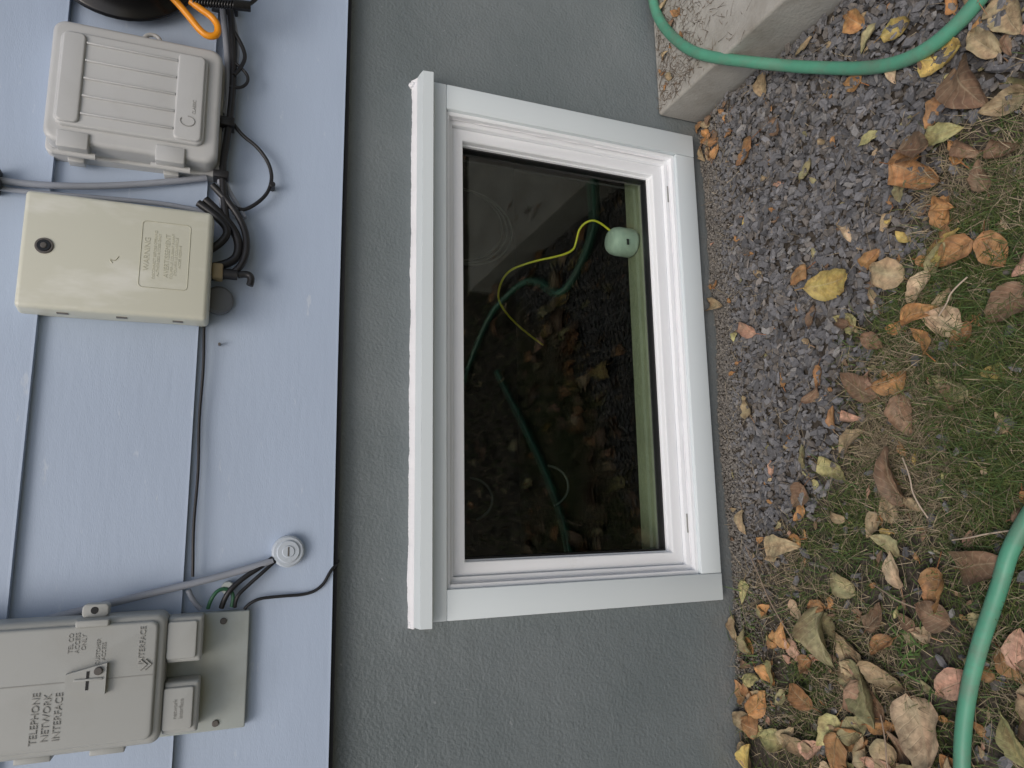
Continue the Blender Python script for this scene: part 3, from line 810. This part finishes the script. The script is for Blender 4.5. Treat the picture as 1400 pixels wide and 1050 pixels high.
# ------------------------------------------------------------------ leaves
verts, faces, cols, uvs = [], [], [], []
PAL = dict(tan=(0.38, 0.29, 0.17), pale=(0.52, 0.39, 0.25), yel=(0.55, 0.41, 0.13), org=(0.47, 0.245, 0.095), obr=(0.35, 0.185, 0.08),
           brn=(0.23, 0.145, 0.09), olv=(0.30, 0.27, 0.14), ygr=(0.41, 0.375, 0.17), pnk=(0.50, 0.30, 0.21))
def leaf(x, y, L_, yaw, col, curl=None, z0=None, wr=None, tilt=None, bend=None):
    nt_, ns_ = 14, 10
    Wd = L_*(wr if wr else R.uniform(0.55, 0.88))
    if curl is None:
        curl = R.uniform(0.3, 2.0)*(1 if R.random() < 0.65 else -0.6)
    if abs(curl) < 0.15: curl = 0.15
    if bend is None:
        bend = R.uniform(0.2, 1.7)*(1 if R.random() < 0.6 else -1)
    shp = R.uniform(0.62, 0.92)
    hook = R.uniform(-0.25, 0.25)
    seed = R.uniform(0, 100)
    m = Matrix.Rotation(yaw, 3, 'Z') @ Matrix.Rotation(R.gauss(0, 0.20) if tilt is None else tilt, 3, 'X') @ Matrix.Rotation(R.gauss(0, 0.16), 3, 'Y')
    pts = []
    for i in range(nt_+1):
        t = i/nt_
        w = (math.sin(math.pi*(t**shp)))**0.75*(1-0.25*t) if 0 < t < 1 else 0.012
        for j in range(ns_+1):
            s = -1+2*j/ns_
            edge = 1+0.24*noise.noise(Vector((t*5, s*0.4+(3 if s > 0 else -3), seed)))*abs(s)+0.11*noise.noise(Vector((t*19, (3 if s > 0 else -3), seed)))*abs(s)
            r_ = s*w*edge
            ph = r_*curl*(0.6+0.7*t)
            ly = Wd/2*math.sin(ph)/curl/(0.6+0.7*t)
            zc = Wd/2*(1-math.cos(ph))/curl/(0.6+0.7*t)
            th = (t-0.5)*bend
            lx = L_*math.sin(th)/bend-0.06*L_*abs(s)*(1-t)
            z = zc+L_*(1-math.cos(th))/bend
            ly += hook*L_*(t-0.5)**2
            z += 0.070*L_*noise.noise(Vector((t*2.6, s*1.7, seed)))+0.055*L_*noise.noise(Vector((t*6.5, s*3.2, seed+9)))*(0.3+abs(s))
            z += 0.02*L_*abs(s)
            pts.append(m @ Vector((lx, ly, z)))
    zmin = min(p.z for p in pts)
    zz = (z0 if z0 is not None else gz(x, y)+0.008)
    base = len(verts)
    vc = R.uniform(0.75, 1.18)
    for idx, p in enumerate(pts):
        yy = y+p.y
        verts.append((x+p.x, min(yy, -0.003), zz+(p.z-zmin)*0.95))
        t = (idx//(ns_+1))/nt_; s = -1+2*(idx % (ns_+1))/ns_
        q = vc*(1+0.22*noise.noise(Vector((t*3, s*2, seed+20))))*(1-0.20*abs(s)**3)
        warm = 1+0.16*noise.noise(Vector((t*2, s*2, seed+50)))
        cols.append((col[0]*q*warm, col[1]*q, col[2]*q))
        uvs.append((t, s, seed))
    for i in range(nt_):
        for j in range(ns_):
            a_ = base+i*(ns_+1)+j
            faces.append((a_, a_+1, a_+ns_+2, a_+ns_+1))
    p0 = pts[ns_//2]; dr = m @ Vector((-0.35*L_, 0.10*L_*R.uniform(-1, 1), 0))
    za = verts[base+ns_//2][2]
    b0 = len(verts)
    sd = m @ Vector((0, 1, 0))*0.0008
    for pp, z_ in ((p0, za), (p0+dr, max(zz, za-0.006))):
        for sg in (-1, 1):
            verts.append((x+pp.x+sd.x*sg, min(y+pp.y+sd.y*sg, -0.003), z_)); cols.append((col[0]*0.7, col[1]*0.55, col[2]*0.5)); uvs.append((0, 1, 0))
    faces.append((b0, b0+1, b0+3, b0+2))
D = math.radians
big = [
 (.515, -.566, .100, 228, 'obr', 2.1), (.391, -.381, .100, 268, 'yel', -.7), (.558, -.616, .070, 260, 'ygr', .5), (.680, -.632, .085, 250, 'yel', 1.0),
 (.613, -.659, .105, 200, 'brn', .8), (.853, -.479, .055, 30, 'org', .9), (.881, -.360, .045, 120, 'tan', -.7), (.633, -.340, .045, 310, 'olv', 1.4),
 (.502, -.531, .040, 170, 'olv', .5), (.482, -.409, .052, 200, 'pale', 2.2), (.315, -.396, .060, 60, 'ygr', .5), (.326, -.541, .065, 140, 'pale', 1.6),
 (.249, -.538, .055, 30, 'org', -.8), (.364, -.608, .070, 100, 'obr', 1.3), (.193, -.477, .072, 280, 'org', -.9), (.134, -.483, .070, 190, 'brn', .9),
 (.041, -.458, .100, 10, 'brn', 1.7), (.108, -.378, .068, 300, 'tan', .8), (.191, -.305, .032, 90, 'pale', .5), (.146, -.383, .045, 250, 'pnk', 1.5),
 (.239, -.225, .030, 10, 'org', .6), (-.041, -.075, .055, 190, 'tan', 1.2), (-.073, -.218, .040, 100, 'org', .8), (-.185, -.048, .050, 170, 'ygr', -.6),
 (-.238, -.278, .110, 190, 'olv', 1.6), (-.331, -.139, .060, 240, 'ygr', -.5), (-.387, -.025, .050, 20, 'obr', .7), (-.320, -.355, .110, 215, 'olv', 1.5),
 (-.401, -.267, .075, 140, 'ygr', .5), (-.354, -.203, .060, 60, 'obr', 1.1), (-.359, -.464, .115, 200, 'pale', 1.0), (-.090, -.596, .090, 280, 'brn', 1.6),
 (-.272, -.512, .070, 120, 'pnk', .7), (-.316, -.600, .075, 40, 'ygr', .7), (.281, -.482, .030, 70, 'org', .6), (.821, -.022, .038, 200, 'tan', 1.0),
 (.800, -.081, .034, 320, 'org', .7), (.840, -.05, .030, 80, 'brn', .7), (.268, -.666, .075, 110, 'brn', 1.2), (.667, -.688, .075, 30, 'tan', .9),
 (.676, -.727, .07, 200, 'tan', .9), (.410, -.460, .045, 300, 'org', 1.2), (.241, -.597, .050, 120, 'obr', .9), (-.515, -.03, .060, 200, 'tan', 1.2),
 (-.455, -.115, .065, 100, 'ygr', 1.0), (.426, -.521, .030, 45, 'yel', .8), (-.042, -.405, .045, 160, 'tan', 1.2), (-.211, -.452, .03, 70, 'olv', .8),
 (.205, -.43, .035, 200, 'pnk', 1.0), (.345, -.455, .034, 20, 'tan', 1.1), (.44, -.60, .055, 340, 'org', 1.2), (.35, -.66, .060, 200, 'obr', .8),
 (.56, -.70, .065, 90, 'tan', .9), (.47, -.66, .055, 10, 'brn', 1.3), (.61, -.55, .035, 100, 'olv', .8), (.71, -.54, .045, 180, 'pale', .7),
 (.78, -.56, .060, 260, 'yel', .8), (.82, -.62, .065, 60, 'tan', .9), (.30, -.30, .028, 60, 'tan', 1.2), (.07, -.17, .030, 0, 'pnk', .8),
 (.74, -.46, .045, 60, 'org', 1.0), (.80, -.50, .05, 130, 'olv', 1.0), (.70, -.60, .05, 10, 'brn', 1.0), (-.14, -.33, .06, 60, 'olv', 1.2), (-.42, -.38, .09, 170, 'tan', 1.2),
 (-.28, -.40, .08, 250, 'tan', 1.4), (-.25, -.17, .05, 10, 'org', 1.0), (-.44, -.19, .07, 80, 'tan', 1.1), (-.38, -.33, .08, 310, 'olv', 1.1), (-.46, -.48, .09, 20, 'tan', 1.0),
 (-.21, -.12, .035, 300, 'org', 1.0), (-.30, -.22, .045, 130, 'obr', 1.0), (-.29, -.06, .04, 220, 'org', .8), (-.47, -.30, .08, 250, 'ygr', .9), (-.20, -.21, .04, 200, 'pale', .8),
 (.37, -.56, .04, 240, 'org', 1.0), (.30, -.58, .05, 320, 'tan', 1.2), (.46, -.49, .035, 140, 'tan', 1.2), (.52, -.63, .05, 20, 'org', 1.0), (.60, -.60, .05, 140, 'obr', 1.2),
]
for (x, y, L_, yaw, c_, cu) in big:
    leaf(x, y, L_, D(yaw), PAL[c_], cu)
keys = ['tan', 'tan', 'pale', 'yel', 'org', 'org', 'obr', 'obr', 'brn', 'brn', 'brn', 'olv', 'olv', 'ygr', 'pnk', 'tan']
n = 0
while n < 300:
    x = R.uniform(-0.85, 0.95); y = R.uniform(-1.0, -0.01)
    d = -gmask(x, y)
    p = 0.09 if d < -0.04 else 0.33
    if x < -0.17: p = 1.0
    if -0.45 < x < -0.15 and y > -0.2: p = 1.0
    if y < -0.62: p = max(p, 0.55)
    if x > SX0-0.02: continue
    if R.random() > p: continue
    leaf(x, y, R.uniform(0.022, 0.062) if R.random() < .76 else R.uniform(.06, .088), R.uniform(0, 6.28), PAL[R.choice(keys)])
    n += 1
for i in range(420):
    x = R.uniform(-0.6, 0.9); y = R.uniform(-0.9, -0.01)
    if gmask(x, y) > 0.03 and R.random() < 0.5: continue
    leaf(x, y, R.uniform(0.008, 0.022), R.uniform(0, 6.28), PAL[R.choice(keys)])
for i in range(260):
    x = R.uniform(-2.5, 3.2); y = -1.0-abs(R.gauss(0, 1.3))
    if x > 0.9 and y > -1.36: continue
    leaf(x, y, R.uniform(0.04, 0.085), R.uniform(0, 6.28), PAL[R.choice(['brn', 'obr', 'tan', 'olv', 'brn'])], z0=0.03)
for i in range(34):
    x = SX0+0.02+abs(R.gauss(0, 0.18)); y = -0.02-abs(R.gauss(0, 0.05)) if R.random() < .6 else R.uniform(-1.2, -0.05)
    leaf(x, y, R.uniform(0.010, 0.030), R.uniform(0, 6.28), PAL[R.choice(('brn', 'tan', 'org', 'obr'))], z0=SZ+0.001)
for i in range(20):
    leaf(R.uniform(0.80, 0.895), -abs(R.gauss(0, 0.07))-0.01, R.uniform(0.015, 0.035), R.uniform(0, 6.28), PAL[R.choice(('brn', 'tan', 'org', 'obr', 'brn'))])
mesh_obj("fallen_leaves", verts, faces, M_leaf, smooth=True, colors=cols, uvs=uvs)
verts, faces, cols = [], [], []
for i in range(900):
    x = SX0+0.01+abs(R.gauss(0, 0.22)); y = -0.012-abs(R.gauss(0, 0.11))
    v_ = R.uniform(0.3, 1.0)
    blade(x, y, SZ+0.0012, R.uniform(0.010, 0.04), 0.0006, 1.52, R.uniform(0, 6.28), (0.20*v_, 0.14*v_, 0.09*v_))
mesh_obj("pine_needles", verts, faces, M_blade, colors=cols)
tw = empty("twigs")
tb = [surf("twig_bark_a", (0.45, 0.36, 0.27), 0.7), surf("twig_bark_b", (0.28, 0.21, 0.15), 0.7)]
for i, (x, y, l, a) in enumerate(((.02, -.50, .10, 20), (-.15, -.44, .08, 70), (-.05, -.60, .10, 100), (-.17, -.15, .20, 35), (.30, -.60, .07, 130), (-.4, -.4, .12, 10))):
    dx, dy = math.cos(D(a))*l/2, math.sin(D(a))*l/2
    tube("twig_%d" % i, [(x-dx, min(-.01, y-dy), .022), (x-dx*.3, y-dy*.3+.006, .028), (x+dx*.4, y+dy*.4-.005, .026), (x+dx, min(-.01, y+dy), .020)], 0.0012, tb[i % 2], tw, 4)

# ------------------------------------------------------------------ hoses
HR = 0.0116
tube("garden_hose", [(1.75, -0.50, .123), (1.55, -0.22, .123), (1.36, -0.045, .123), (1.22, -0.018, .123), (1.12, -0.050, .123), (1.00, -0.135, .123), (0.930, -0.210, .119), (0.880, -0.285, .075), (0.835, -0.355, .035),
      (0.790, -0.425, .022), (0.738, -0.505, .020), (0.708, -0.575, .020), (0.704, -0.635, .020), (0.728, -0.705, .020), (0.80, -0.80, .018), (0.86, -1.0, .018), (0.80, -1.5, .018), (0.2, -2.2, .018)], HR, M_hose, None, 10)
tube("garden_hose.001", [(0.55, -1.25, .02), (0.20, -0.86, .022), (0.02, -0.70, .024), (-0.060, -0.640, .026), (-0.118, -0.618, .028), (-0.203, -0.577, .028), (-0.285, -0.545, .026), (-0.380, -0.523, .024), (-0.55, -0.51, .022), (-0.9, -0.62, .02), (-1.2, -1.1, .02)], HR*0.95, M_hose, None, 10)

# ------------------------------------------------------------------ light
w = bpy.data.worlds.new("World"); scene.world = w; w.use_nodes = True
nt = w.node_tree; bgk = nt.nodes["Background"]
sky = nt.nodes.new("ShaderNodeTexSky"); sky.sky_type = 'NISHITA'; sky.sun_disc = False
EL, AZ = math.radians(52), math.radians(205)
sky.sun_elevation = EL; sky.sun_rotation = AZ
sky.air_density = 1.0; sky.dust_density = 4.0; sky.ozone_density = 0.6
nt.links.new(sky.outputs[0], bgk.inputs[0]); bgk.inputs[1].default_value = 0.105
sl = bpy.data.lights.new("sun", 'SUN'); sl.energy = 1.1; sl.angle = math.radians(32); sl.color = (1.0, 0.975, 0.94)
so = bpy.data.objects.new("sun", sl); COL.objects.link(so)
dirv = Vector((math.sin(AZ)*math.cos(EL), math.cos(AZ)*math.cos(EL), math.sin(EL)))
so.rotation_euler = dirv.to_track_quat('Z', 'Y').to_euler()
so.location = dirv*10

# ------------------------------------------------------------------ camera
cd = bpy.data.cameras.new("camera"); cd.sensor_width = 36.0; cd.lens = 24.69; cd.clip_start = 0.01; cd.clip_end = 500
co = bpy.data.objects.new("camera", cd); COL.objects.link(co)
ux = Vector((.98476, -.16722, .04788)); uy = Vector((.0171, .36701, .93006)); uz = Vector((-.1731, -.91506, .36427))
m = Matrix.Identity(4)
for i in range(3):
    m[i][0] = -uy[i]; m[i][1] = ux[i]; m[i][2] = uz[i]
m.translation = Vector((0, -1.3, 1.014))
co.matrix_world = m
scene.camera = co
scene.view_settings.view_transform = 'Standard'
scene.view_settings.look = 'None'
scene.view_settings.exposure = 0
